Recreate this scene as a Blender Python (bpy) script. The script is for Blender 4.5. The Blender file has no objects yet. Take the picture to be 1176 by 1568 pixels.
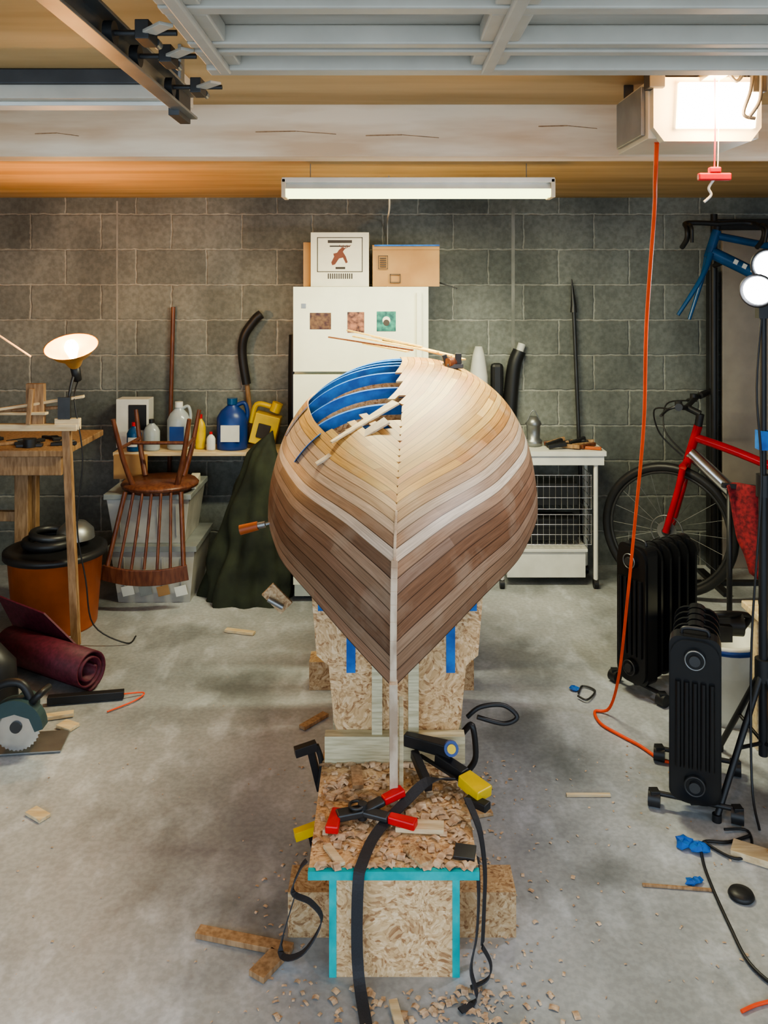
import bpy, math, random
from mathutils import Vector, Matrix
random.seed(7)
D=bpy.data; SC=bpy.context.scene
R=random.random
def U(a,b): return a+(b-a)*random.random()

# ------------------------------------------------------------------ materials
def newmat(name):
    m=D.materials.new(name); m.use_nodes=True
    nt=m.node_tree; b=nt.nodes['Principled BSDF']
    return m,nt,b
def noise_mix(nt,c1,c2,scale,detail=4,stretch=(1,1,1),lo=.35,hi=.65,kind='NOISE'):
    tc=nt.nodes.new('ShaderNodeTexCoord'); mp=nt.nodes.new('ShaderNodeMapping')
    mp.inputs['Scale'].default_value=stretch
    nt.links.new(tc.outputs['Object'],mp.inputs[0])
    n=nt.nodes.new('ShaderNodeTexNoise'); n.inputs['Scale'].default_value=scale; n.inputs['Detail'].default_value=detail
    nt.links.new(mp.outputs[0],n.inputs['Vector'])
    r=nt.nodes.new('ShaderNodeValToRGB'); r.color_ramp.elements[0].position=lo; r.color_ramp.elements[1].position=hi
    r.color_ramp.elements[0].color=(*c1,1); r.color_ramp.elements[1].color=(*c2,1)
    nt.links.new(n.outputs[0],r.inputs[0])
    return r,n,mp
def mat(name,c,rough=.5,metal=0,var=.12,scale=12,stretch=(1,1,1),bump=0,trans=0,c2=None,lo=.35,hi=.65):
    m,nt,b=newmat(name)
    if c2 is None: c2=tuple(min(1,x*(1+var)) for x in c); c=tuple(x*(1-var) for x in c)
    r,n,mp=noise_mix(nt,c,c2,scale,4,stretch,lo,hi)
    nt.links.new(r.outputs[0],b.inputs['Base Color'])
    b.inputs['Roughness'].default_value=rough; b.inputs['Metallic'].default_value=metal
    if trans: b.inputs['Transmission Weight'].default_value=trans
    if bump:
        bp=nt.nodes.new('ShaderNodeBump'); bp.inputs['Strength'].default_value=bump; bp.inputs['Distance'].default_value=.01
        nt.links.new(n.outputs[0],bp.inputs['Height']); nt.links.new(bp.outputs[0],b.inputs['Normal'])
    return m
def emis(name,c,s):
    m,nt,b=newmat(name); b.inputs['Base Color'].default_value=(*c,1)
    b.inputs['Emission Color'].default_value=(*c,1); b.inputs['Emission Strength'].default_value=s
    return m
def osb_mat(name,dark=1.0):
    m,nt,b=newmat(name)
    tc=nt.nodes.new('ShaderNodeTexCoord')
    nz=nt.nodes.new('ShaderNodeTexNoise'); nz.inputs['Scale'].default_value=9
    nt.links.new(tc.outputs['Object'],nz.inputs['Vector'])
    ad=nt.nodes.new('ShaderNodeMixRGB'); ad.blend_type='ADD'; ad.inputs[0].default_value=.12
    nt.links.new(tc.outputs['Object'],ad.inputs[1]); nt.links.new(nz.outputs[1],ad.inputs[2])
    cols=[]
    for i,st in enumerate([(1,2.4,1),(2.2,1,2.6)]):
        mp=nt.nodes.new('ShaderNodeMapping'); mp.inputs['Scale'].default_value=st; mp.inputs['Rotation'].default_value=(.5,.5+i,.7)
        nt.links.new(ad.outputs[0],mp.inputs[0])
        v=nt.nodes.new('ShaderNodeTexVoronoi'); v.inputs['Scale'].default_value=70
        nt.links.new(mp.outputs[0],v.inputs['Vector'])
        cols.append(v)
    mx=nt.nodes.new('ShaderNodeMixRGB'); mx.inputs[0].default_value=.5
    nt.links.new(cols[0].outputs['Color'],mx.inputs[1]); nt.links.new(cols[1].outputs['Color'],mx.inputs[2])
    r=nt.nodes.new('ShaderNodeValToRGB'); e=r.color_ramp.elements
    e[0].position=.2; e[0].color=(.36*dark,.18*dark,.08*dark,1); e[1].position=.8; e[1].color=(.86*dark,.64*dark,.40*dark,1)
    x=e.new(.42); x.color=(.64*dark,.41*dark,.21*dark,1); x=e.new(.6); x.color=(.74*dark,.51*dark,.28*dark,1)
    bw=nt.nodes.new('ShaderNodeRGBToBW'); nt.links.new(mx.outputs[0],bw.inputs[0]); nt.links.new(bw.outputs[0],r.inputs[0])
    nt.links.new(r.outputs[0],b.inputs['Base Color']); b.inputs['Roughness'].default_value=.7
    return m
OSB=osb_mat('osb_board'); OSBD=osb_mat('osb_aged',.7)
PINE=mat('pine_lumber',(.60,.44,.25),.6,c2=(.78,.64,.42),scale=10,stretch=(1,8,8))
PINE2=mat('golden_strip_stock',(.58,.38,.10),.6,c2=(.76,.55,.20),scale=10,stretch=(1,8,8))
GPINE=mat('treated_lumber',(.50,.44,.27),.6,c2=(.74,.68,.47),scale=12,stretch=(1,6,14))
POSTW=mat('old_wood',(.27,.15,.07),.6,c2=(.45,.28,.15),scale=14,stretch=(6,6,1))
DKW=mat('dark_stained_wood',(.10,.03,.018),.35,c2=(.19,.07,.035),scale=14,stretch=(6,6,1))
BLK=mat('black_plastic',(.018,.018,.02),.45)
BLKG=mat('black_gloss_enamel',(.010,.010,.011),.25)
STRAP=mat('black_webbing',(.03,.03,.035),.7,scale=300)
STEEL=mat('galvanised_steel',(.30,.31,.31),.4,.8)
CHROME=mat('chrome',(.7,.7,.7),.25,1)
DSTEEL=mat('dark_steel',(.08,.08,.082),.45,.7)
WHITE=mat('white_enamel',(.76,.77,.62),.35,var=.03)
WPL=mat('white_plastic',(.75,.75,.70),.5,var=.05)
CREAM=mat('cream_plastic',(.70,.62,.46),.45,var=.05)
BIN=mat('translucent_bin',(.36,.35,.32),.3,c2=(.58,.56,.52),scale=5)
BINL=mat('bin_lid',(.26,.28,.28),.45)
BLUE=mat('blue_tape',(.01,.10,.40),.6,c2=(.02,.19,.62),scale=25)
TEAL=mat('teal_tape',(.0,.36,.38),.6,c2=(.02,.48,.48),scale=25)
RED=mat('red_plastic',(.65,.01,.015),.35)
BRED=mat('red_bike_paint',(.42,.008,.015),.2)
BBLUE=mat('blue_bike_paint',(.01,.08,.22),.25)
YEL=mat('yellow_plastic',(.75,.52,.02),.4)
ORG=mat('orange_plastic',(.42,.10,.022),.45)
OCORD=mat('orange_cord',(.90,.09,.02),.5)
MAROON=mat('maroon_rubber_mat',(.075,.008,.02),.6,c2=(.13,.015,.035),scale=60)
GREEN=mat('green_canvas',(.014,.018,.011),.85,c2=(.036,.044,.023),scale=8)
BJUG=mat('blue_jug',(.01,.05,.24),.35)
CARD=mat('cardboard',(.38,.20,.08),.75,c2=(.48,.28,.12),scale=5)
CARDW=mat('white_printed_card',(.74,.71,.58),.6,var=.04)
INK=mat('ink',(.05,.04,.035),.7)
BRIX=mat('brown_ink',(.17,.05,.03),.7)
RCLOTH=mat('red_cloth',(.10,.006,.01),.85,c2=(.30,.02,.025),scale=60)
BEIGE=mat('beige_panel',(.36,.31,.26),.6,var=.06)

# ------------------------------------------------------------------ mesh builder
class B:
    def __init__(s,name): s.n=name; s.v=[]; s.f=[]; s.m=[]; s.sm=[]; s.mats=[]
    def mi(s,m):
        if m not in s.mats: s.mats.append(m)
        return s.mats.index(m)
    def add(s,vs,fs,m,smooth=False):
        o=len(s.v); s.v+= [tuple(v) for v in vs]; k=s.mi(m)
        for f in fs: s.f.append([i+o for i in f]); s.m.append(k); s.sm.append(smooth)
    def box(s,x0,x1,y0,y1,z0,z1,m,rot=0,tilt=None):
        c=Vector(((x0+x1)/2,(y0+y1)/2,(z0+z1)/2)); hx,hy,hz=(x1-x0)/2,(y1-y0)/2,(z1-z0)/2
        M=Matrix.Rotation(rot,3,'Z')
        if tilt: M=M@Matrix.Rotation(tilt[0],3,'X')@Matrix.Rotation(tilt[1],3,'Y')
        vs=[c+M@Vector((a*hx,b*hy,d*hz)) for a in(-1,1) for b in(-1,1) for d in(-1,1)]
        s.add(vs,[(0,1,3,2),(4,6,7,5),(0,4,5,1),(2,3,7,6),(0,2,6,4),(1,5,7,3)],m)
    def plank(s,p0,p1,w,t,m,up=(0,0,1),w1=None):
        p0=Vector(p0);p1=Vector(p1); d=(p1-p0).normalized(); up=Vector(up)
        sd=d.cross(up).normalized(); u=sd.cross(d); w1=w if w1 is None else w1
        vs=[p+sd*a*ww/2+u*b*t/2 for p,ww in((p0,w),(p1,w1)) for a in(-1,1) for b in(-1,1)]
        s.add(vs,[(0,1,3,2),(4,6,7,5),(0,4,5,1),(2,3,7,6),(0,2,6,4),(1,5,7,3)],m)
    def cyl(s,p0,p1,r0,m,r1=None,n=16,caps=True):
        if r1 is None:r1=r0
        p0=Vector(p0);p1=Vector(p1); d=(p1-p0).normalized()
        a=d.orthogonal().normalized(); b=d.cross(a)
        vs=[];
        for p,r in((p0,r0),(p1,r1)):
            for i in range(n):
                t=2*math.pi*i/n; vs.append(p+a*r*math.cos(t)+b*r*math.sin(t))
        s.add(vs,[(i,(i+1)%n,n+(i+1)%n,n+i) for i in range(n)],m,True)
        if caps: s.add(vs,[tuple(range(n))[::-1],tuple(range(n,2*n))],m)
    def tube(s,pts,r,m,n=8,sub=6,closed=False):
        P=[Vector(p) for p in pts]
        if sub>1: P=crom(P,sub,closed)
        N=len(P); vs=[]; a=None
        rr=r if isinstance(r,(list,tuple)) else None
        for i,p in enumerate(P):
            if closed: d=(P[(i+1)%N]-P[i-1])
            else: d=(P[min(i+1,N-1)]-P[max(i-1,0)])
            if d.length<1e-9:d=Vector((0,0,1))
            d.normalize()
            a=d.orthogonal().normalized() if a is None else (a-d*a.dot(d)).normalized()
            b=d.cross(a)
            q=r if rr is None else rr[0]+(rr[1]-rr[0])*i/(N-1)
            for j in range(n):
                t=2*math.pi*j/n; vs.append(p+a*q*math.cos(t)+b*q*math.sin(t))
        fs=[]
        for i in range(N if closed else N-1):
            for j in range(n):
                i2=(i+1)%N
                fs.append((i*n+j,i*n+(j+1)%n,i2*n+(j+1)%n,i2*n+j))
        s.add(vs,fs,m,True)
        if not closed: s.add(vs,[tuple(range(n))[::-1],tuple(range((N-1)*n,N*n))],m)
    def lathe(s,prof,c,m,n=24,M=None,sx=1,sy=1):
        c=Vector(c); M=M or Matrix.Identity(3); vs=[]
        for r,z in prof:
            for i in range(n):
                t=2*math.pi*i/n; vs.append(c+M@Vector((r*sx*math.cos(t),r*sy*math.sin(t),z)))
        fs=[(k*n+i,k*n+(i+1)%n,(k+1)*n+(i+1)%n,(k+1)*n+i) for k in range(len(prof)-1) for i in range(n)]
        s.add(vs,fs,m,True)
    def torus(s,c,R_,r,axis,m,N=40,n=8):
        c=Vector(c); d=Vector(axis).normalized(); a=d.orthogonal().normalized(); b=d.cross(a)
        s.tube([c+a*R_*math.cos(2*math.pi*i/N)+b*R_*math.sin(2*math.pi*i/N) for i in range(N)],r,m,n,1,True)
    def ext(s,poly,d,m,o=(0,0,0),ex=(1,0,0),ey=(0,0,1),ez=(0,1,0),smooth=False):
        o=Vector(o);ex=Vector(ex);ey=Vector(ey);ez=Vector(ez); n=len(poly)
        vs=[o+ex*x+ey*y+ez*k for k in(0,d) for x,y in poly]
        s.add(vs,[tuple(range(n)),tuple(range(n,2*n))[::-1]],m)
        s.add(vs,[(i,n+i,n+(i+1)%n,(i+1)%n) for i in range(n)],m,smooth)
    def ribbon(s,pts,w,m,side=(1,0,0),sub=6,t=.0015):
        P=crom([Vector(p) for p in pts],sub); sd=Vector(side).normalized(); vs=[]
        for i,p in enumerate(P):
            d=(P[min(i+1,len(P)-1)]-P[max(i-1,0)]).normalized()
            q=(sd-d*sd.dot(d)).normalized(); u=q.cross(d)*t
            vs+=[p+q*w/2+u,p-q*w/2+u,p-q*w/2-u,p+q*w/2-u]
        fs=[]
        for i in range(len(P)-1):
            for j in range(4): fs.append((4*i+j,4*i+(j+1)%4,4*i+4+(j+1)%4,4*i+4+j))
        s.add(vs,fs,m)
    def done(s,bevel=0,solid=0,sub=0,parent=None):
        me=D.meshes.new(s.n); me.from_pydata(s.v,[],s.f); 
        for m in s.mats: me.materials.append(m)
        for p,k,q in zip(me.polygons,s.m,s.sm): p.material_index=k; p.use_smooth=q
        me.update()
        import bmesh
        bm=bmesh.new(); bm.from_mesh(me); bmesh.ops.recalc_face_normals(bm,faces=bm.faces); bm.to_mesh(me); bm.free()
        o=D.objects.new(s.n,me); SC.collection.objects.link(o)
        if bevel:
            b=o.modifiers.new('bevel','BEVEL'); b.width=bevel; b.segments=2; b.limit_method='ANGLE'; b.angle_limit=.9
        if parent: o.parent=parent
        return o
def crom(P,sub,closed=False):
    out=[];N=len(P)
    for i in range(N if closed else N-1):
        if closed: p0,p1,p2,p3=P[i-1],P[i],P[(i+1)%N],P[(i+2)%N]
        else: p0,p1,p2,p3=P[max(i-1,0)],P[i],P[i+1],P[min(i+2,N-1)]
        for j in range(sub):
            t=j/sub
            out.append(.5*((2*p1)+(p2-p0)*t+(2*p0-5*p1+4*p2-p3)*t*t+(3*p1-p0-3*p2+p3)*t**3))
    if not closed: out.append(P[-1])
    return out
def rrect(w,h,r,n=5,z0=0):
    pts=[]
    for cx,cy,a0 in((w/2-r,h-r,0),(-w/2+r,h-r,90),(-w/2+r,r,180),(w/2-r,r,270)):
        for i in range(n+1):
            a=math.radians(a0+90*i/n); pts.append((cx+r*math.cos(a),z0+cy+r*math.sin(a)))
    return pts

# ------------------------------------------------------------------ room shell
CEIL=2.12
# concrete
m,nt,b=newmat('concrete_floor')
r1,n1,_=noise_mix(nt,(.26,.275,.285),(.50,.52,.545),1.3,9,lo=.36,hi=.64)
r2,n2,_=noise_mix(nt,(.40,.41,.40),(1,1,1),2.6,11,(1,.8,1),lo=.36,hi=.47)
r3,n3,_=noise_mix(nt,(.90,.90,.90),(1.05,1.05,1.05),60,2,lo=.4,hi=.6)
r5,n5,_=noise_mix(nt,(1,1,1),(1.28,1.29,1.32),7,12,(1.6,.8,1),lo=.52,hi=.66)
mx=nt.nodes.new('ShaderNodeMixRGB'); mx.blend_type='MULTIPLY'; mx.inputs[0].default_value=.6
nt.links.new(r1.outputs[0],mx.inputs[1]); nt.links.new(r2.outputs[0],mx.inputs[2])
mx2=nt.nodes.new('ShaderNodeMixRGB'); mx2.blend_type='MULTIPLY'; mx2.inputs[0].default_value=1
nt.links.new(mx.outputs[0],mx2.inputs[1]); nt.links.new(r3.outputs[0],mx2.inputs[2])
mx3=nt.nodes.new('ShaderNodeMixRGB'); mx3.blend_type='MULTIPLY'; mx3.inputs[0].default_value=1
nt.links.new(mx2.outputs[0],mx3.inputs[1]); nt.links.new(r5.outputs[0],mx3.inputs[2])
nt.links.new(mx3.outputs[0],b.inputs['Base Color'])
rr=nt.nodes.new('ShaderNodeMapRange'); rr.inputs[3].default_value=.32; rr.inputs[4].default_value=.58
nt.links.new(n2.outputs[0],rr.inputs[0]); nt.links.new(rr.outputs[0],b.inputs['Roughness'])
CONC=m
# block wall
def blockmat(name,swap):
    m,nt,b=newmat(name)
    tc=nt.nodes.new('ShaderNodeTexCoord'); sp=nt.nodes.new('ShaderNodeSeparateXYZ'); cb=nt.nodes.new('ShaderNodeCombineXYZ')
    nt.links.new(tc.outputs['Object'],sp.inputs[0])
    nt.links.new(sp.outputs['Y' if swap else 'X'],cb.inputs[0]); nt.links.new(sp.outputs['Z'],cb.inputs[1])
    nz=nt.nodes.new('ShaderNodeTexNoise'); nz.inputs['Scale'].default_value=25
    nt.links.new(tc.outputs['Object'],nz.inputs['Vector'])
    ad=nt.nodes.new('ShaderNodeMixRGB'); ad.blend_type='ADD'; ad.inputs[0].default_value=.016
    nt.links.new(cb.outputs[0],ad.inputs[1]); nt.links.new(nz.outputs[1],ad.inputs[2])
    br=nt.nodes.new('ShaderNodeTexBrick'); br.inputs['Scale'].default_value=1
    br.inputs['Brick Width'].default_value=.4064; br.inputs['Row Height'].default_value=.2032
    br.inputs['Mortar Size'].default_value=.008; br.inputs['Mortar Smooth'].default_value=.7
    br.inputs['Color1'].default_value=(.18,.19,.18,1); br.inputs['Color2'].default_value=(.26,.27,.255,1)
    br.inputs['Mortar'].default_value=(.40,.40,.37,1)
    nt.links.new(ad.outputs[0],br.inputs['Vector'])
    r,n,_=noise_mix(nt,(.50,.52,.52),(1.25,1.27,1.22),1.8,9,(1,1,.7),lo=.3,hi=.68)
    r2,n2,_=noise_mix(nt,(.82,.82,.82),(1.1,1.1,1.1),45,3)
    a=nt.nodes.new('ShaderNodeMixRGB'); a.blend_type='MULTIPLY'; a.inputs[0].default_value=1
    nt.links.new(br.outputs[0],a.inputs[1]); nt.links.new(r.outputs[0],a.inputs[2])
    c=nt.nodes.new('ShaderNodeMixRGB'); c.blend_type='MULTIPLY'; c.inputs[0].default_value=1
    nt.links.new(a.outputs[0],c.inputs[1]); nt.links.new(r2.outputs[0],c.inputs[2])
    nt.links.new(c.outputs[0],b.inputs['Base Color']); b.inputs['Roughness'].default_value=.9
    bp=nt.nodes.new('ShaderNodeBump'); bp.inputs['Strength'].default_value=.7; bp.inputs['Distance'].default_value=.008; bp.invert=True
    nt.links.new(br.outputs['Fac'],bp.inputs['Height'])
    bp2=nt.nodes.new('ShaderNodeBump'); bp2.inputs['Strength'].default_value=.25; bp2.inputs['Distance'].default_value=.003
    nt.links.new(n2.outputs[0],bp2.inputs['Height']); nt.links.new(bp.outputs[0],bp2.inputs['Normal'])
    nt.links.new(bp2.outputs[0],b.inputs['Normal'])
    return m
BW=blockmat('cinder_block',False); BWS=blockmat('cinder_block_side',True)
WALLY=4.9
o=B('floor'); o.box(-6,6,-5,WALLY+.2,-.1,0,CONC); o.done()
o=B('wall_back'); o.box(-2.8,3.1,WALLY,WALLY+.2,0,2.3,BW)
MORT=mat('mortar_smear',(.22,.23,.21),.9,c2=(.38,.38,.35),scale=14,stretch=(1,1,.4))
o.box(.735,.755,WALLY-.002,WALLY,0,2.1,MORT); o.box(-1.545,-1.535,WALLY-.002,WALLY,.8,2.1,MORT)
o.done()
o=B('wall_left'); o.box(-2.8,-2.6,0.2,WALLY,0,2.3,BWS); o.done()
o=B('wall_right'); o.box(2.9,3.1,0.2,WALLY,0,2.3,BWS); o.done()
CE=mat('painted_ceiling',(.48,.31,.13),.6,c2=(.68,.48,.24),scale=2.5,stretch=(.4,3,1))
o=B('ceiling'); o.box(-2.6,2.9,.2,WALLY,CEIL,CEIL+.15,CE); o.done()
BEAMM=mat('beam_paint',(.70,.50,.32),.6,c2=(.92,.78,.60),scale=3,stretch=(.8,4,6),bump=.2)
o=B('ceiling_beam'); o.box(-2.6,2.9,2.31,2.4,1.978,CEIL,BEAMM)
for x,z,l in((-.35,2.045,.22),(-.95,2.04,.12),(.42,2.06,.16),(-.05,2.035,.2)):   # splits in the board
    o.plank((x,2.3095,z),(x+l*.5,2.3095,z+.002),.002,.003,POSTW,up=(0,0,1)); o.plank((x+l*.5,2.3095,z+.002),(x+l,2.3095,z-.006),.002,.002,POSTW,up=(0,0,1))
o.done(.004)

# ------------------------------------------------------------------ garage door overhead
DOOR=mat('door_primer',(.40,.37,.31),.5,c2=(.55,.51,.44),scale=3,stretch=(1,6,1))
DOORE=mat('door_rail_paint',(.56,.52,.44),.45,var=.06)
o=B('garage_door')
o.box(-.30,2.5,-.9,1.47,2.03,2.06,DOOR)
for y0,y1,z in((1.43,1.47,1.995),(1.335,1.36,2.0),(1.29,1.315,2.0),(1.12,1.15,2.0),(1.0,1.03,2.0),(.7,.74,2.0),(.2,.24,2.0),(-.3,-.26,2.0)):
    o.box(-.30,2.5,y0,y1,z,2.03,DOORE)
for x in(-.30,.145,.75,1.4):
    w=.06
    for y0,y1 in((1.365,1.425),(1.155,1.285),(1.035,1.115),(.745,.995)):
        o.box(x,x+w,y0,y1,2.002,2.03,DOORE)
    o.box(x+.02,x+.04,.3,1.45,1.992,2.003,DOORE)
o.done(.003)
o=B('door_track')
o.box(-.425,-.418,.3,1.8,1.985,2.030,STEEL); o.box(-.425,-.395,.3,1.8,2.028,2.033,STEEL); o.box(-.425,-.395,.3,1.8,1.982,1.987,STEEL)
o.box(-.432,-.41,1.70,1.80,1.972,2.036,DSTEEL)
for y in(1.25,1.38,1.6): 
    o.cyl((-.405,y,2.005),(-.305,y,2.005),.0045,DSTEEL,n=10); o.cyl((-.41,y,2.005),(-.396,y,2.005),.018,DSTEEL)
    o.box(-.36,-.34,y-.025,y+.025,1.99,2.018,DSTEEL); o.cyl((-.345,y+.03,2.0),(-.345,y+.05,2.0),.007,STEEL,n=8)
    o.plank((-.34,y-.02,2.0),(-.305,y-.06,2.0),.022,.005,DOORE)
o.box(-.418,-.411,1.1,1.13,2.03,CEIL,STEEL); o.box(-.418,-.411,1.72,1.75,2.03,CEIL,STEEL)
o.done(.001)
o=B('strip_light_housing')
o.box(-2.3,-.46,1.93,2.05,2.055,CEIL,DOORE); o.box(-2.3,-.46,1.915,1.93,2.085,CEIL,DSTEEL)
o.box(-2.3,-.46,1.96,2.02,2.045,2.055,WPL); o.done(.003)

# opener
LENS=emis('opener_lens_glow',(1,.80,.50),8)
o=B('garage_door_opener')
o.box(.585,.83,1.88,2.12,1.955,2.085,CREAM)
o.ext([(-.118,0),(-.095,-.03),(.095,-.03),(.118,0),(.118,.11),(-.118,.11)],.03,CREAM,o=(.707,1.855,1.975))
o.ext([(-.085,.0),(.085,.0),(.095,.1),(-.08,.1)],.012,LENS,o=(.722,1.845,1.972))
o.box(.575,.585,1.9,2.1,1.965,2.075,STEEL)
for x in(.60,.80):
    o.box(x-.012,x+.012,1.9,1.905,2.07,CEIL,DSTEEL); o.box(x-.012,x+.012,2.08,2.085,2.07,CEIL,DSTEEL)
o.tube([(.80,1.84,2.10),(.79,1.83,2.05),(.775,1.83,2.0),(.80,1.83,1.99)],.004,BLK)
o.tube([(.70,1.84,2.09),(.73,1.83,2.10),(.76,1.83,2.07),(.78,1.83,2.10)],.004,BLK)
o.tube([(.815,1.835,2.09),(.81,1.83,2.03),(.785,1.83,1.99)],.004,DSTEEL)
o.box(.70,.78,1.84,1.87,2.085,2.105,DSTEEL); o.box(.575,.61,1.84,1.88,2.06,2.10,DSTEEL); o.box(.80,.83,1.84,1.87,2.05,2.10,DSTEEL)
o.box(.69,.73,-.5,1.87,2.075,2.09,STEEL)
o.done(.006)
o=B('emergency_release_cord')
o.tube([(.713,1.83,2.08),(.714,1.83,1.97),(.712,1.83,1.88)],.0018,RED)
o.tube([(.722,1.83,2.08),(.72,1.83,1.9),(.716,1.83,1.87)],.0012,WPL)
o.box(.677,.747,1.822,1.838,1.856,1.872,RED); o.box(.70,.725,1.822,1.838,1.872,1.885,RED)
o.tube([(.71,1.83,1.857),(.70,1.83,1.84),(.705,1.83,1.825),(.69,1.83,1.81)],.003,WPL)
o.done(.003)

# fluorescent shop light
TUBE=emis('fluorescent_glow',(.90,1,.45),2.6)
o=B('fluorescent_shop_light')
o.box(-.41,.685,3.40,3.52,2.035,2.055,WPL)
o.ext([(-.055,0),(-.03,.03),(.03,.03),(.055,0),(.05,-.002),(-.05,-.002)],1.095,WPL,o=(-.41,3.46,2.01),ex=(0,1,0),ez=(1,0,0))
for y in(3.425,3.49): o.cyl((-.395,y,1.999),(.67,y,1.999),.022,TUBE)
o.box(-.412,-.395,3.4,3.52,1.975,2.05,CREAM); o.box(.67,.687,3.4,3.52,1.975,2.05,CREAM)
for x in(-.3,.58): o.box(x-.002,x+.002,3.458,3.462,2.05,CEIL-.002,STEEL)
o.done(.002)
o=B('light_power_cord')
o.tube([(.02,3.50,2.07),(.025,3.9,1.98),(.02,4.6,1.97),(.02,4.88,1.9),(.02,4.88,1.2)],.004,WPL); o.done()

# ------------------------------------------------------------------ boat hull
def pl(tab):
    xs=[a for a,_ in tab]; ys=[b for _,b in tab]; n=len(xs)
    dd=[(ys[i+1]-ys[i])/(xs[i+1]-xs[i]) for i in range(n-1)]
    mm=[dd[0]]+[0 if dd[i-1]*dd[i]<=0 else 2*dd[i-1]*dd[i]/(dd[i-1]+dd[i]) for i in range(1,n-1)]+[dd[-1]]
    def f(x):
        x=min(max(x,xs[0]),xs[-1]); i=0
        while i<n-2 and x>xs[i+1]: i+=1
        h=xs[i+1]-xs[i]; t=(x-xs[i])/h
        return (2*t**3-3*t*t+1)*ys[i]+(t**3-2*t*t+t)*h*mm[i]+(-2*t**3+3*t*t)*ys[i+1]+(t**3-t*t)*h*mm[i+1]
    return f
Y0,Y1=2.2,4.1
keel=pl([(2.2,.594),(2.206,.70),(2.225,.80),(2.27,.89),(2.36,.975),(2.5,1.05),(2.7,1.145),(2.95,1.25),(3.2,1.325),(3.5,1.325),(3.8,1.22),(4.0,1.05),(4.08,.86),(4.1,.7)])
sheer=pl([(2.2,.59),(2.3,.655),(2.45,.725),(2.7,.775),(3.0,.83),(3.3,.84),(3.7,.80),(4.1,.69)])
beam=pl([(2.2,.006),(2.3,.115),(2.45,.245),(2.7,.39),(3.0,.475),(3.3,.49),(3.6,.44),(3.9,.27),(4.1,.01)])
nexp=pl([(2.2,1.2),(2.3,1.6),(2.4,1.85),(2.5,1.95),(2.7,2.1),(3.0,2.3),(3.5,2.3),(3.9,1.8),(4.1,1.2)])
gfac=pl([(2.2,1.0),(2.35,.93),(2.5,.87),(2.75,.80),(3.0,.76),(3.6,.76),(4.1,.95)])
def xc(Y): return .024+(Y-2.2)*.055
NS=56
def section(Y,inset=0):
    b_=max(beam(Y)-inset,.002);k=keel(Y)-inset;s_=sheer(Y);n=nexp(Y);P=[]
    for i in range(NS+1):
        a=i/NS*math.pi/2
        P.append((b_*max(math.cos(a),0)**(2/n), s_+(k-s_)*math.sin(a)**(2/n)))
    L=[0]
    for i in range(NS): L.append(L[-1]+math.hypot(P[i+1][0]-P[i][0],P[i+1][1]-P[i][1]))
    return P,L
def surf(x,Y,off=0):
    n=nexp(Y); q=min(abs(x-xc(Y))/beam(Y),1)
    return sheer(Y)+(keel(Y)-sheer(Y))*(1-q**n)**(1/n)+off
def at(P,L,a):
    sg=1
    if a>L[-1]: a=2*L[-1]-a; sg=-1
    a=max(a,0)
    lo,hi=0,NS
    while hi-lo>1:
        md=(lo+hi)//2
        if L[md]<=a: lo=md
        else: hi=md
    t=(a-L[lo])/max(L[hi]-L[lo],1e-9)
    return sg*(P[lo][0]+(P[hi][0]-P[lo][0])*t),P[lo][1]+(P[hi][1]-P[lo][1])*t
def atn(P,L,a,th):
    x,z=at(P,L,a); x0,z0=at(P,L,a-.006); x1,z1=at(P,L,a+.006)
    dx,dz=x1-x0,z1-z0; l=math.hypot(dx,dz) or 1
    return x-dz/l*th, z+dx/l*th      # inward offset
ST=[]
NT=170
for i in range(NT+1):
    t=i/NT; Y=Y0+(Y1-Y0)*(.25*t+.75*t**1.7) if t>0 else Y0
    if t<.08: Y=Y0+(Y1-Y0)*(.25*.08+.75*.08**1.7)*(t/.08)**1.8
    ST.append((Y,)+section(Y))
W=.034
KO=15
TH=.006
def stripcol(k,side):
    v=U(.85,1.15)
    if k<8:
        base=random.choice([(.31,.20,.13),(.20,.11,.065),(.38,.26,.18),(.26,.15,.095),(.35,.24,.18),(.23,.14,.09)])
    elif k==8: base=(.66,.57,.47); v=1
    elif k==9: base=(.40,.27,.18)
    elif k==10: base=(.54,.43,.33)
    elif k<13: base=random.choice([(.42,.28,.17),(.36,.22,.13),(.48,.35,.24)])
    else: base=random.choice([(.50,.30,.10),(.40,.22,.075),(.56,.37,.14),(.35,.18,.065),(.48,.29,.11),(.44,.23,.10)])
    return tuple(x*v for x in base)
hv=[];hf=[];hc=[];huv=[];hs=[]
def quad(pts,c,uvs,smooth):
    b0=len(hv); hv.extend(pts); hf.append([b0,b0+1,b0+2,b0+3]); hc.append(c); huv.append(uvs); hs.append(smooth)
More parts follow.
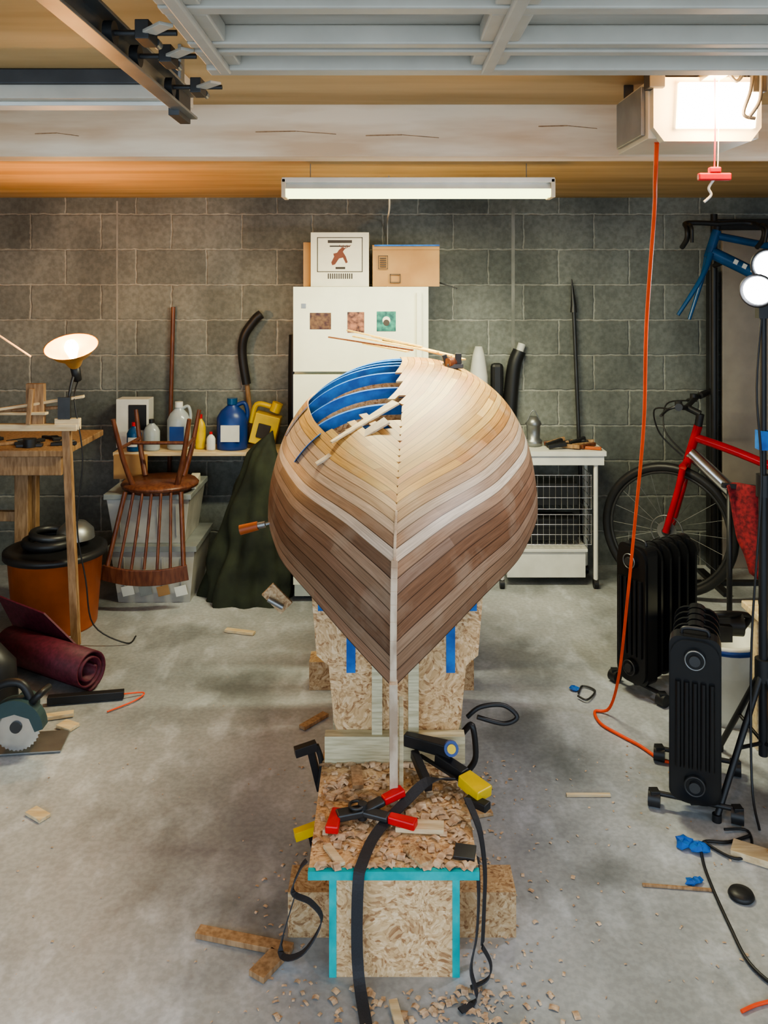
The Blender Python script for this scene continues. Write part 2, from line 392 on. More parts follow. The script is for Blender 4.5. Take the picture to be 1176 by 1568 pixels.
for side in(-1,1):
    k=0
    while k<46:
        ov=random.choice([.0,.02,.04,.055,.015])
        ys=2.72+.14*R() if k>=KO else 9
        if k==KO: ys=2.82
        segs=[stripcol(k,side) for _ in range(4)]; cuts=sorted([U(2.3,3.9) for _ in range(3)])
        run=[]; runs=[]
        for (Y,P,L) in ST:
            w_=W*gfac(Y); lo=k*w_
            tot=L[-1]; hi=lo+w_; ok=True
            if side==1 and 2.88<Y<3.72:
                if lo+w_*.5>tot+ov: ok=False
            else: 
                hi=min(hi,tot); ok=hi>lo+.0008
            if side==-1 and k>=KO and ys<Y<3.78+.05*math.sin(k*3): ok=False
            if ok: run.append((Y,P,L,lo,hi,w_))
            elif run: runs.append(run); run=[]
        if run: runs.append(run)
        any_=False
        for run in runs:
            if len(run)<2: continue
            any_=True; base=len(hv); n3=len(run)
            inner=[]
            for (Y,P,L,a,h,w_) in run:
                for q in(0,.5,1):
                    x,z=at(P,L,a+(h-a)*q)
                    hv.append((xc(Y)+side*x,Y,z)); 
                    x,z=atn(P,L,a+(h-a)*q,TH if Y>2.28 else .002); inner.append((xc(Y)+side*x,Y,z))
            for i in range(n3-1):
                c=segs[sum(1 for cc in cuts if run[i][0]>cc)]
                for j in(0,1):
                    f=[base+3*i+j,base+3*i+j+1,base+3*i+4+j,base+3*i+3+j]
                    uvs=[]
                    for (ii,jj) in((i,j),(i,j+1),(i+1,j+1),(i+1,j)):
                        r_=run[ii]; uvs.append((r_[0]+k*.37+side,(r_[4]-r_[3])*jj/2/r_[5]))
                    if side==1: f=f[::-1]; uvs=uvs[::-1]
                    hf.append(f); hc.append(c); huv.append(uvs); hs.append(True)
            for i in range(n3-1):
                c=segs[sum(1 for cc in cuts if run[i][0]>cc)]
                O=lambda a_,j_: hv[base+3*a_+j_]
                I=lambda a_,j_: inner[3*a_+j_]
                z4=[(run[i][0],.5)]*4
                quad([O(i,0),O(i+1,0),I(i+1,0),I(i,0)],c,z4,False)
                quad([O(i,2),I(i,2),I(i+1,2),O(i+1,2)],c,z4,False)
                for j in(0,1): quad([I(i,j),I(i+1,j),I(i+1,j+1),I(i,j+1)],c,z4,False)
            for i in(0,n3-1):
                c=segs[0]
                for j in(0,1): quad([O(i,j),O(i,j+1),I(i,j+1),I(i,j)],c,[(0,.5)]*4,False)
        if not any_ : break
        k+=1
me=D.meshes.new('strip_planked_boat_hull'); me.from_pydata(hv,[],hf)
ca=me.color_attributes.new('strip','FLOAT_COLOR','CORNER'); uvl=me.uv_layers.new(name='UVMap')
for p,c,uvs,sm in zip(me.polygons,hc,huv,hs):
    p.use_smooth=sm
    for q in range(4):
        ca.data[p.loop_start+q].color=(*c,1); uvl.data[p.loop_start+q].uv=uvs[q]
m,nt,b=newmat('cedar_strip_planking')
at_=nt.nodes.new('ShaderNodeVertexColor'); at_.layer_name='strip'
uv=nt.nodes.new('ShaderNodeUVMap'); mp=nt.nodes.new('ShaderNodeMapping'); mp.inputs['Scale'].default_value=(5,3.5,1)
nt.links.new(uv.outputs[0],mp.inputs[0])
nz=nt.nodes.new('ShaderNodeTexNoise'); nz.inputs['Scale'].default_value=2.2; nz.inputs['Detail'].default_value=7
nt.links.new(mp.outputs[0],nz.inputs['Vector'])
rp=nt.nodes.new('ShaderNodeValToRGB'); rp.color_ramp.elements[0].position=.3; rp.color_ramp.elements[0].color=(.70,.66,.62,1); rp.color_ramp.elements[1].position=.7; rp.color_ramp.elements[1].color=(1.18,1.18,1.18,1)
nt.links.new(nz.outputs[0],rp.inputs[0])
mu=nt.nodes.new('ShaderNodeMixRGB'); mu.blend_type='MULTIPLY'; mu.inputs[0].default_value=1
nt.links.new(at_.outputs[0],mu.inputs[1]); nt.links.new(rp.outputs[0],mu.inputs[2])
# grey dried glue smears
r4,n4,_=noise_mix(nt,(0,0,0),(1,1,1),7,6,lo=.54,hi=.70)
gl=nt.nodes.new('ShaderNodeMixRGB'); gl.inputs[2].default_value=(.46,.38,.29,1)
mm_=nt.nodes.new('ShaderNodeMath'); mm_.operation='MULTIPLY'; mm_.inputs[1].default_value=.35
nt.links.new(r4.outputs[0],mm_.inputs[0]); nt.links.new(mm_.outputs[0],gl.inputs[0]); nt.links.new(mu.outputs[0],gl.inputs[1])
sp=nt.nodes.new('ShaderNodeSeparateXYZ'); nt.links.new(uv.outputs[0],sp.inputs[0])
sr=nt.nodes.new('ShaderNodeValToRGB'); e=sr.color_ramp.elements; e[0].position=0; e[0].color=(.22,.17,.13,1); e[1].position=.11; e[1].color=(1,1,1,1)
x=e.new(.05); x.color=(.30,.25,.2,1)
nt.links.new(sp.outputs['Y'],sr.inputs[0])
m2=nt.nodes.new('ShaderNodeMixRGB'); m2.blend_type='MULTIPLY'; m2.inputs[0].default_value=1
nt.links.new(gl.outputs[0],m2.inputs[1]); nt.links.new(sr.outputs[0],m2.inputs[2])
nt.links.new(m2.outputs[0],b.inputs['Base Color']); b.inputs['Roughness'].default_value=.45
me.materials.append(m); me.update()
BOAT=D.objects.new('wooden_boat_under_construction',None); SC.collection.objects.link(BOAT)
ho=D.objects.new('strip_planked_hull',me); SC.collection.objects.link(ho); ho.parent=BOAT

# stem strip
STEMW=mat('pale_stem_wood',(.42,.31,.22),.5,c2=(.66,.55,.42),scale=14,stretch=(2,2,1))
o=B('stem')
pts=[]
for (Y,P,L) in ST:
    if Y<2.52: pts.append((Y,keel(Y)))
for i in range(0,len(pts)-2,2):
    (ya,za),(yb,zb)=pts[i],pts[min(i+2,len(pts)-1)]
    w=.018 if za<.89 else .008
    if za>.99: break
    o.plank((xc(ya),ya-.002,za+.001),(xc(yb),yb-.002,zb+.002),w,.006,STEMW,up=(0,-1,.3))
o.plank((.024,2.205,.605),(.026,2.255,.262),.022,.05,STEMW,up=(0,-1,0))     # stem form leg
o.plank((.046,2.30,.50),(.046,2.30,.262),.012,.06,GPINE,up=(0,-1,0))
o.done(.002,parent=BOAT)
# molds
o=B('molds'); tp=B('mold_tape')
for Y in (2.47,2.62,2.78,2.89,3.0,3.11,3.22,3.33,3.44,3.55,3.66,3.8,3.95):
    P,L=section(Y,.009); hb=P[0][0]; c=xc(Y)
    poly=[(c-x,z) for x,z in P]+[(c+x,z) for x,z in P[::-1][1:]]
    lo_=min(hb*.97,.245)
    legs=[(c+lo_,sheer(Y)-.09),(c+lo_*.97,.55),(c+min(lo_*.86,.20),.52),(c+min(lo_*.80,.185),.36),(c+min(.15,lo_*.7),.24)]
    poly=poly+legs+[(2*c-x,z) for x,z in legs[::-1]]
    o.ext(poly,.018,OSB,o=(0,Y,0))
    P2,L2=section(Y,.0075); P3,L3=section(Y,.042)
    rib=[(c-x,Y+.009,z) for x,z in P2[::4]]+[(c+x,Y+.009,z) for x,z in P2[::-1][4::4]]
    tp.ribbon(rib,.034,BLUE,side=(0,1,0),sub=2,t=.0006)
    if Y>2.7:   # tape folded down over the mould faces
        vs=[];fs=[]
        A=[(-x,z) for x,z in P2[8::4]]+[(x,z) for x,z in P2[::-1][4:-8:4]]; C=[(-x,z) for x,z in P3[8::4]]+[(x,z) for x,z in P3[::-1][4:-8:4]]
        for yy in(Y-.0015,Y+.0195):
            b0=len(vs)
            for (ax,az),(bx,bz) in zip(A,C): vs+=[(c+ax,yy,az),(c+bx,yy,bz)]
            for i in range(len(A)-1): fs.append((b0+2*i,b0+2*i+1,b0+2*i+3,b0+2*i+2))
        tp.add(vs,fs,BLUE)
    if Y<2.5:
        for sx in(-.135,.155):
            tp.box(c+sx-.013,c+sx+.013,Y-.002,Y,.50,sheer(Y)+.02,BLUE)
        for sx in(-.215,.215): tp.box(c+sx-.016,c+sx+.016,Y-.002,Y,.68,.78,BLUE)
o.box(-.17,.232,2.43,2.468,.258,.335,GPINE)
for x in(-.02,.085): o.box(x-.015,x+.015,2.44,2.469,.335,.54,GPINE)
o.box(-.155,.235,2.58,2.618,.258,.40,GPINE)
o.done(parent=BOAT); tp.done(parent=BOAT)
o=B('loose_strips')
o.plank((-.215,2.69,surf(-.215,2.69,.012)),(.01,2.76,surf(.01,2.76,.016)),.016,.006,STEMW,up=(-.3,-.4,1),w1=.045)
o.plank((-.17,2.73,surf(-.17,2.73,.018)),(.04,2.86,surf(.04,2.86,.016)),.012,.006,PINE,up=(-.3,-.4,1),w1=.04)
for a,b_,w_,mm in(((-.25,3.85,1.385),(.12,3.55,1.35),.012,DKW),((-.14,3.9,1.385),(.22,3.5,1.345),.016,PINE2),((-.17,3.95,1.41),(.16,3.6,1.36),.012,PINE2),((-.05,3.9,1.385),(.28,3.45,1.335),.022,PINE2),((-.09,3.8,1.36),(.10,3.6,1.34),.022,PINE2),((.0,3.85,1.37),(.32,3.4,1.325),.022,PINE2)):
    o.plank(a,b_,w_,.006,mm)
o.done(parent=BOAT)
tp=B('hull_tape')
def onhull(Y,side,a,off=.003):
    P,L=section(Y); x,z=at(P,L,a); return (xc(Y)+side*(x+off),Y,z+off)
for Y in(2.80,3.04):
    tp.ribbon([onhull(Y+.02*i/8,-1,.26+i*.016) for i in range(9)],.016,BLUE,side=(0,1,0),sub=2,t=.0008)
tp.done(parent=BOAT)
o=B('strongback')
o.box(-.128,.177,2.0,4.05,0.0,.24,OSB)
o.box(-.177,.222,1.985,2.5,.24,.258,OSB)
o.box(-.128,.177,2.5,4.05,.24,.2405,OSBD)
o.box(-.24,-.129,2.12,2.22,0,.113,OSBD); o.box(.178,.33,2.12,2.22,0,.113,OSBD)
o.box(-.30,-.129,3.4,3.5,0,.113,OSBD); o.box(.178,.36,3.4,3.5,0,.113,OSBD)
o.box(-.129,-.112,1.998,2.0,0,.238,TEAL); o.box(.161,.178,1.998,2.0,0,.238,TEAL)
o.box(-.1295,-.128,2.0,2.03,0,.238,TEAL); o.box(.177,.1785,2.0,2.03,0,.238,TEAL)
o.box(-.178,.223,1.9835,1.985,.239,.2585,TEAL); o.box(-.178,.223,1.984,1.998,.258,.2592,TEAL)
o.done(parent=BOAT)

# ---- clamps & straps on strongback
o=B('black_strap')
o.ribbon([(.24,2.28,.30),(.19,2.29,.295),(.12,2.26,.31),(.05,2.20,.285),(-.02,2.10,.272),(-.052,2.0,.266),(-.06,1.972,.24),(-.063,1.972,.12),(-.058,1.96,.03),(-.04,1.87,.006),(-.02,1.75,.005)],.027,STRAP)
o.ribbon([(.215,2.2,.30),(.238,2.12,.27),(.247,2.08,.2),(.243,2.06,.12),(.238,2.05,.04)],.020,STRAP,side=(.5,1,0))
o.ribbon([(.225,2.05,.25),(.222,1.99,.20),(.215,1.97,.12),(.20,1.95,.06),(.21,1.93,.01),(.17,1.90,.006)],.016,STRAP,side=(.4,1,0))
o.ribbon([(-.185,2.03,.255),(-.20,2.02,.24),(-.215,2.0,.2),(-.17,1.98,.19),(-.145,1.975,.15),(-.19,1.97,.08),(-.25,2.05,.02),(-.22,2.1,.12)],.014,STRAP,side=(.2,1,.3))
o.ribbon([(.23,1.99,.08),(.25,1.99,.04),(.24,1.97,.02),(.20,1.96,.008)],.012,STRAP,side=(.4,1,0))
o.done(parent=BOAT)
o=B('red_spring_clamp')
z=.285
piv=Vector((-.055,2.17,z))
o.cyl(piv-Vector((0,0,.02)),piv+Vector((0,0,.02)),.012,DSTEEL)
for p,q in(((-.055,2.17,z),(.05,2.225,z+.02)),((-.055,2.17,z),(.08,2.115,z))):
    pm=Vector(p).lerp(Vector(q),.5)
    o.plank(p,pm,.030,.014,DSTEEL); o.plank(pm,q,.024,.02,RED,w1=.03)
o.plank((-.055,2.17,z),(-.12,2.15,z),.034,.018,DSTEEL); o.plank((-.12,2.18,z-.005),(-.13,2.10,z-.005),.026,.02,RED,w1=.034)
o.torus((-.07,2.17,z+.015),.018,.004,(0,0,1),DSTEEL,N=20)
o.done(.004,parent=BOAT)
o=B('trigger_bar_clamp')
o.plank((.06,2.42,.335),(.19,2.36,.335),.024,.034,BLK,w1=.04); o.plank((.10,2.40,.30),(.235,2.26,.29),.014,.006,DSTEEL)
o.plank((.085,2.39,.31),(.12,2.27,.285),.022,.026,BLK); o.plank((.15,2.37,.31),(.22,2.30,.30),.03,.03,BLK)
o.cyl((.185,2.355,.345),(.185,2.33,.355),.020,BJUG); o.cyl((.185,2.33,.355),(.185,2.325,.357),.012,YEL)
o.plank((.215,2.29,.30),(.265,2.23,.29),.045,.03,YEL,w1=.055); o.plank((.22,2.24,.275),(.27,2.20,.275),.028,.02,BLK)
o.done(.004,parent=BOAT)
o=B('bar_clamp')
for (x,y,z0) in((-.215,2.45,.30),(-.20,2.30,.16)):
    o.plank((x,y,z0),(x+.03,y+.02,z0-.14),.02,.016,BLK,up=(0,1,0)); 
    o.plank((x-.04,y-.02,z0-.01),(x+.02,y,z0+.0),.024,.024,YEL if z0<.2 else BLK)
    o.tube([(x+.02,y,z0),(x+.035,y,z0-.05),(x+.03,y,z0-.12)],.008,BLK)
o.tube([(.25,2.55,.33),(.29,2.55,.36),(.36,2.56,.36),(.40,2.55,.33),(.36,2.55,.31),(.28,2.55,.33)],.007,BLK)
o.tube([(.235,2.52,.30),(.26,2.5,.33),(.27,2.5,.24),(.25,2.5,.20)],.009,BLK)
o.done(.003,parent=BOAT)
o=B('orange_handled_chisel')
o.cyl((-.485,2.86,.80),(-.425,2.86,.815),.017,ORG,r1=.015); o.cyl((-.425,2.86,.815),(-.40,2.86,.82),.011,STEEL); o.plank((-.40,2.86,.82),(-.34,2.87,.835),.016,.008,STEEL)
o.plank((-.36,2.62,.69),(-.30,2.62,.63),.05,.012,OSBD,up=(0,1,0)); o.cyl((-.355,2.6,.665),(-.31,2.6,.64),.008,STEEL)
o.done(.002,parent=BOAT)
o=B('keel_spring_clamp')
zc=surf(.26,3.3)
o.box(.235,.30,3.27,3.33,zc-.004,zc+.015,DSTEEL,rot=.3); o.cyl((.245,3.27,zc+.02),(.29,3.31,zc+.02),.018,DKW); o.box(.275,.30,3.28,3.30,zc,zc+.055,BLK)
o.box(.23,.25,3.28,3.30,zc,zc+.05,BLK,tilt=(0,-.3))
o.done(.003,parent=BOAT)

# ------------------------------------------------------------------ fridge & boxes
o=B('refrigerator')
o.box(-.46,.225,4.36,4.86,.02,1.605,WHITE)
o.box(-.46,.225,4.30,4.352,1.18,1.61,WHITE); o.box(-.46,.225,4.30,4.352,.10,1.165,WHITE)
o.box(.165,.19,4.275,4.30,1.2,1.58,WHITE); o.box(.165,.19,4.275,4.30,.6,1.14,WHITE)
o.box(-.42,-.395,4.298,4.30,1.50,1.525,STEEL)
for x in(-.4,.16):
    for y in(4.42,4.8): o.cyl((x,y,0),(x,y,.03),.02,BLK)
o.done(.008)
PH=[mat('photo_print_a',(.04,.01,.012),.4,c2=(.17,.09,.04),scale=45),mat('photo_print_b',(.03,.01,.01),.4,c2=(.38,.16,.09),scale=40),mat('photo_print_c',(.012,.08,.08),.4,c2=(.05,.28,.21),scale=40)]
o=B('fridge_photos')
for (x0,x1,z0,z1,mm) in((-.375,-.268,1.395,1.478,PH[0]),(-.185,-.10,1.378,1.482,PH[1]),(-.037,.06,1.385,1.485,PH[2])):
    o.box(x0,x1,4.2965,4.2995,z0,z1,mm)
o.cyl((.012,4.296,1.44),(.012,4.2955,1.44),.02,CARDW); o.cyl((.012,4.2955,1.428),(.012,4.295,1.428),.016,INK)
o.done()
o=B('printed_beer_carton')
o.box(-.378,-.078,4.38,4.62,1.611,1.89,CARDW)
o.box(-.42,-.38,4.42,4.66,1.611,1.84,CARD)
y=4.3785
def rect(o,x0,x1,z0,z1,t,m,y):
    o.box(x0,x1,y,y+.002,z0,z0+t,m);o.box(x0,x1,y,y+.002,z1-t,z1,m);o.box(x0,x0+t,y,y+.002,z0,z1,m);o.box(x1-t,x1,y,y+.002,z0,z1,m)
rect(o,-.345,-.11,1.685,1.865,.004,INK,y)
o.box(-.29,-.165,y,y+.002,1.835,1.85,INK); o.box(-.28,-.175,y,y+.002,1.815,1.822,INK)
# stag figure
fig=[(-.04,-.03),(-.025,0),(-.03,.015),(-.01,.02),(0,.035),(.02,.05),(.03,.04),(.02,.025),(.035,0),(.045,-.03),(.035,-.035),(.02,-.005),(0,-.01),(-.02,-.04),(-.035,-.045)]
o.ext(fig,.0015,BRIX,o=(-.232,y,1.765))
for a in(-.02,.0,.02,.04): o.plank((-.21,y,1.80),(-.21+a,y,1.825),.003,.001,BRIX,up=(0,1,0))
o.box(-.25,-.20,y,y+.002,1.70,1.712,INK)
for i in range(12): o.box(-.29+i*.011,-.29+i*.011+.006,y,y+.002,1.65,1.678,INK)
o.done(.002)
o=B('cardboard_box')
o.box(-.055,.29,4.38,4.66,1.611,1.81,CARD,rot=-.03)
o.box(-.055,.29,4.372,4.67,1.80,1.825,CARD,rot=-.03); o.box(-.05,.285,4.36,4.372,1.818,1.826,BLUE,rot=-.03)
rect(o,-.03,.02,1.70,1.77,.003,INK,4.366); 
for i in range(5): o.box(-.022,.012,4.366,4.367,1.71+i*.011,1.715+i*.011,INK)
rect(o,.03,.085,1.63,1.675,.004,INK,4.366)
o.plank((.29,4.45,1.63),(.38,4.42,1.60),.012,.006,BLK)
o.done(.003)

# ------------------------------------------------------------------ left rear clutter
o=B('storage_bin')
def bin_(o,x0,x1,y0,y1,z0,z1):
    t=.03
    vs=[(x0+t,y0+t,z0),(x1-t,y0+t,z0),(x1-t,y1-t,z0),(x0+t,y1-t,z0),(x0,y0,z1),(x1,y0,z1),(x1,y1,z1),(x0,y1,z1)]
    o.add(vs,[(0,3,2,1),(0,1,5,4),(1,2,6,5),(2,3,7,6),(3,0,4,7),(4,5,6,7)],BIN)
    o.box(x0-.012,x1+.012,y0-.012,y1+.012,z1,z1+.028,BINL)
    for i in range(4):
        x=x0+(x1-x0)*(i+.7)/4.4; o.plank((x,y0+.02,z0+.04),(x,y0-.001,z1-.03),.006,.006,BIN,up=(0,1,0))
bin_(o,-1.385,-.96,4.30,4.70,0,.27)
for i in range(4): o.plank((-1.33+i*.09,4.308,.06),(-1.27+i*.09,4.306,.075),.002,.05,(WPL,BINL,CARD,WPL)[i])
o.done(.006)
o=B('storage_bin'); bin_(o,-1.41,-.99,4.31,4.70,.298,.53)
o.box(-1.03,-.985,4.40,4.6,.559,.60,CARDW,rot=.1); o.done(.006)
# upturned windsor chair
o=B('wooden_chair')
cx,cy=-1.16,4.40
o.lathe([(0,.572),(.17,.572),(.195,.582),(.2,.595),(.185,.61),(0,.612)],(cx,cy,0),DKW,sx=1,sy=.9)
o.lathe([(0,.558),(.16,.558),(.165,.572),(0,.572)],(cx,cy,0),DKW,sx=1,sy=.9)
tops=[(-.19,-.17),(.19,-.17),(-.17,.15),(.17,.15)]
for a,b_ in tops:
    o.tube([(cx+a*.6,cy+b_*.6,.61),(cx+a*.8,cy+b_*.8,.75),(cx+a,cy+b_,.95)],[.016,.011],DKW,sub=4)
for a in(0,1): o.cyl((cx+tops[a][0]*.85,cy+tops[a][1]*.85,.80),(cx+tops[a+2][0]*.85,cy+tops[a+2][1]*.85,.80),.009,DKW)
o.cyl((cx-.155,cy,.80),(cx+.155,cy,.80),.009,DKW)
for i in range(7):
    t=(i-3)/3
    o.cyl((cx+t*.14,cy-.165+.03*t*t,.58),(cx+t*.19-.02,cy-.225+.02*t*t,.22),.0075 if abs(t)<1 else .012,DKW,n=10)
o.ribbon([(cx-.23,cy-.205,.20),(cx-.12,cy-.228,.185),(cx-.02,cy-.233,.18),(cx+.08,cy-.228,.185),(cx+.19,cy-.205,.20)],.075,DKW,side=(0,0,1),t=.009)
o.done(.003)
o=B('wooden_shelf_unit')
o.box(-1.47,-.54,4.60,4.84,.69,.71,PINE)
for x in(-1.455,-.56):
    for y in(4.72,4.82): o.box(x-.012,x+.012,y-.012,y+.012,0,.69,PINE)
o.box(-1.46,-1.28,4.58,4.60,.57,.70,CARD); o.done(.002)
def bottle(name,x,y,z,r,h,m,cap,sq=.8,handle=False,label=None):
    o=B(name); o.lathe([(0,0),(r*.95,0),(r,.01),(r,h*.62),(r*.75,h*.75),(r*.32,h*.86),(r*.3,h*.92),(0,h*.92)],(x,y,z),m,sy=sq)
    o.cyl((x,y,z+h*.88),(x,y,z+h),r*.34,cap)
    if handle: o.tube([(x+r*.3,y,z+h*.86),(x+r*.8,y,z+h*.9),(x+r*1.0,y,z+h*.7),(x+r*.85,y,z+h*.5)],r*.14,m)
    if label:
        o.box(x-r*.6,x+r*.6,y-r*sq-.004,y-r*sq+.004,z+h*.18,z+h*.5,label)
    return o.done()
zs=.711
CLR=mat('clear_plastic',(.40,.45,.47),.2,var=.1)
bottle('washer_fluid_bottle',-1.365,4.64,zs,.04,.155,BBLUE,RED,label=WPL)
bottle('glass_jug',-1.275,4.66,zs,.045,.17,CLR,BLK)
bottle('antifreeze_jug',-1.135,4.70,zs,.065,.26,CLR,WPL,handle=True,label=BJUG)
bottle('spray_bottle',-1.015,4.70,zs,.028,.19,YEL,RED)
bottle('oil_bottle',-.95,4.66,zs,.025,.10,WPL,RED)
bottle('blue_windshield_fluid_jug',-.84,4.70,zs,.085,.28,BJUG,BBLUE,handle=True,label=WPL)
o=B('yellow_oil_jug')
o.box(-.73,-.59,4.68,4.78,zs,zs+.17,YEL,tilt=(0,.25)); o.cyl((-.61,4.73,zs+.18),(-.59,4.73,zs+.23),.03,YEL); o.tube([(-.63,4.73,zs+.21),(-.71,4.73,zs+.22),(-.74,4.73,zs+.12)],.015,YEL)
o.box(-.70,-.63,4.672,4.68,zs+.04,zs+.12,INK,tilt=(0,.25)); ob=o.done(.02); ob.location.z=.019
o=B('speaker_box'); o.box(-1.49,-1.31,4.72,4.83,zs,zs+.27,WPL); o.box(-1.42,-1.32,4.715,4.72,zs+.1,zs+.24,BLK); o.done(.006)
o=B('broom_handle'); o.cyl((-1.24,4.85,0),(-1.21,4.875,1.49),.012,DKW); o.done()
o=B('hockey_stick'); o.tube([(-.70,4.86,0),(-.755,4.86,.75),(-.785,4.86,1.05)],.014,POSTW); o.tube([(-.785,4.85,1.05),(-.81,4.85,1.22),(-.795,4.84,1.33),(-.735,4.84,1.42),(-.70,4.84,1.45)],.026,BLK); o.done()
o=B('black_duffel_bag'); o.tube([(-.515,4.86,0.03),(-.515,4.86,.6),(-.515,4.86,1.1),(-.51,4.86,1.33)],.034,BLK,n=12); o.done()
# green tarp heap
o=B('green_canvas_tarp')
vs=[];fs=[];N1,N2=64,26
for j in range(N2):
    t=j/(N2-1)
    for i in range(N1):
        a=2*math.pi*i/N1
        r=(.30+.70*(1-t)**.6)*(1-.8*max(0,(t-.85)/.15)**2)*(1+.10*math.sin(a*11+t*4)*(1-t*.4)+.09*math.sin(a*5-t*9)+.06*math.sin(a*3+t*17))
        x=-.70+.13*t+.24*r*math.cos(a); y=4.40+.15*r*math.sin(a)+.03*t
        vs.append((min(x,-.475),min(y,4.59),max(0,(.76-.10*math.cos(a-.6)*t)*t**.9)))
for j in range(N2-1):
    for i in range(N1): fs.append((j*N1+i,j*N1+(i+1)%N1,(j+1)*N1+(i+1)%N1,(j+1)*N1+i))
fs.append(tuple(range((N2-1)*N1,N2*N1)))
o.add(vs,fs,GREEN,True); o.done()

# ------------------------------------------------------------------ left foreground: bench, lamp, bucket
o=B('workbench')
o.box(-2.5,-1.47,3.90,4.45,.83,.86,POSTW); o.box(-2.48,-1.49,3.92,3.945,.74,.83,POSTW)
for x in(-2.3,-1.83):
    for y in(4.28,4.38): o.box(x-.035,x+.035,y,y+.05,0,.83,POSTW)
o.box(-2.4,-1.8,4.3,4.34,.42,.47,POSTW); o.done(.004)
o=B('bench_tools')
for i in range(22):
    x=U(-2.1,-1.56);y=U(3.95,4.2);a=U(0,3)
    o.plank((x,y,.868),(x+.12*math.cos(a),y+.08*math.sin(a),.868),.02+.02*R(),.015,random.choice([BLK,DSTEEL,POSTW,BLK]))
o.cyl((-1.66,3.98,.861),(-1.66,3.98,.90),.03,BLK); o.done(.003)
o=B('lamp_post_stand')
o.plank((-1.385,3.82,0),(-1.43,3.82,1.02),.035,.035,POSTW,up=(0,1,0))
o.plank((-1.47,3.80,1.0),(-1.36,3.80,1.0),.03,.05,PINE)
o.plank((-2.1,3.80,.985),(-1.37,3.80,.985),.04,.03,PINE)
o.plank((-2.1,3.82,0),(-2.1,3.82,.985),.04,.04,POSTW,up=(0,1,0))
o.plank((-2.1,3.76,1.01),(-1.35,3.82,1.12),.03,.012,PINE); o.plank((-2.1,3.84,1.04),(-1.5,3.78,1.05),.03,.012,PINE); o.plank((-2.1,3.80,1.03),(-1.45,3.83,1.07),.025,.012,POSTW)
o.box(-1.60,-1.52,3.79,3.82,1.0,1.18,POSTW); o.box(-1.585,-1.565,3.77,3.79,1.0,1.16,POSTW,tilt=(0,.1))
o.plank((-1.9,3.7,1.55),(-1.58,3.8,1.30),.012,.008,PINE)
o.done(.002)
SHADE=mat('reflector_warm_glow',(.72,.38,.10),.35,.35)  # bulb's warm glow on the dish is put into this orange base colour
BULB=emis('warm_bulb',(1,.72,.35),25)
M=Matrix.Rotation(math.radians(26),3,'X')
o=B('clamp_work_lamp')
c=Vector((-1.40,3.82,1.305))
o.lathe([(.022,-.06),(.03,-.05),(.045,-.02),(.085,.01),(.112,.045),(.118,.048),(.110,.043),(.083,.014),(.04,-.015),(.02,-.04)],c,SHADE,M=M,n=32)
o.lathe([(0,-.14),(.02,-.13),(.022,-.06),(0,-.06)],c,BLK,M=M,n=14)
o.lathe([(0,-.03),(.012,-.03),(.016,-.01),(.03,.03),(.03,.05),(.02,.07),(0,.076)],c,BULB,M=M,n=16)
o.tube([c+M@Vector((0,0,-.1)),(-1.41,3.85,1.2),(-1.42,3.83,1.12),(-1.425,3.82,1.045)],.007,DSTEEL)
o.box(-1.455,-1.40,3.785,3.80,1.02,1.12,DSTEEL)
o.tube([c+M@Vector((0,0,-.14)),(-1.385,3.80,1.1),(-1.345,3.79,.85),(-1.37,3.79,.55),(-1.335,3.8,.3),(-1.30,3.8,.1),(-1.16,3.82,.01),(-1.14,3.9,.008)],.0035,BLK)
o.done()
o=B('orange_bucket')
o.lathe([(0,0),(.185,0),(.19,.01),(.215,.33),(.23,.335),(.232,.36),(.215,.36),(.21,.34),(.20,.30),(0,.30)],(-1.57,4.06,0),ORG,n=36)
o.lathe([(.214,.335),(.236,.34),(.236,.365),(.21,.37),(.19,.36),(.12,.37),(0,.37)],(-1.57,4.06,0),BLK,n=36)
o.done()
o=B('coiled_hose_and_pot_lid')
o.torus((-1.60,4.07,.395),.11,.022,(0,0,1),BLK,N=30); o.torus((-1.59,4.06,.43),.085,.018,(.1,0,1),DSTEEL,N=30)
o.lathe([(.09,.40),(.085,.44),(.05,.475),(0,.485)],(-1.49,4.10,0),STEEL,n=20); o.cyl((-1.49,4.10,.48),(-1.49,4.10,.505),.015,BLK)
o.done()
# maroon rolled mat
o=B('rolled_rubber_mat')
ax0=Vector((-1.17,3.38,0)); d=Vector((-.80,.45,0)).normalized(); q=Vector((0,0,1)); e2=d.cross(q).normalized()
pts=[]
for i in range(70):
    t=i/69; a=-math.pi/2+t*4.6*math.pi; r=.085-.05*t
    pts.append((r*math.cos(a),.088+r*math.sin(a)))
vs=[];fs=[]
for L_ in(0,.50):
    for (x,z) in pts: vs.append(ax0+d*L_+e2*x+q*z)
n=len(pts); fs=[(i,i+1,n+i+1,n+i) for i in range(n-1)]
o.add(vs,fs,MAROON,True)
o.add([ax0+d*.12+e2*.085+q*.09,ax0+d*.55+e2*.085+q*.09,ax0+d*.60+e2*.02+q*.27,ax0+d*.30+e2*.02+q*.25],[(0,1,2,3)],MAROON)
ob=o.done(); s_=ob.modifiers.new('t','SOLIDIFY'); s_.thickness=.007
o=B('black_tool_case'); o.box(-1.95,-1.72,3.35,3.6,0,.26,BLK,rot=.3); o.box(-1.9,-1.78,3.33,3.36,.26,.29,BLK,rot=.3); o.done(.015)
o=B('black_tool_bag'); o.lathe([(0,0),(.11,0),(.14,.05),(.13,.2),(.07,.27),(0,.28)],(-1.52,3.20,0),BLK,n=14,sy=.7); o.tube([(-1.58,3.20,.25),(-1.52,3.18,.33),(-1.46,3.20,.25)],.008,BLK); o.done()
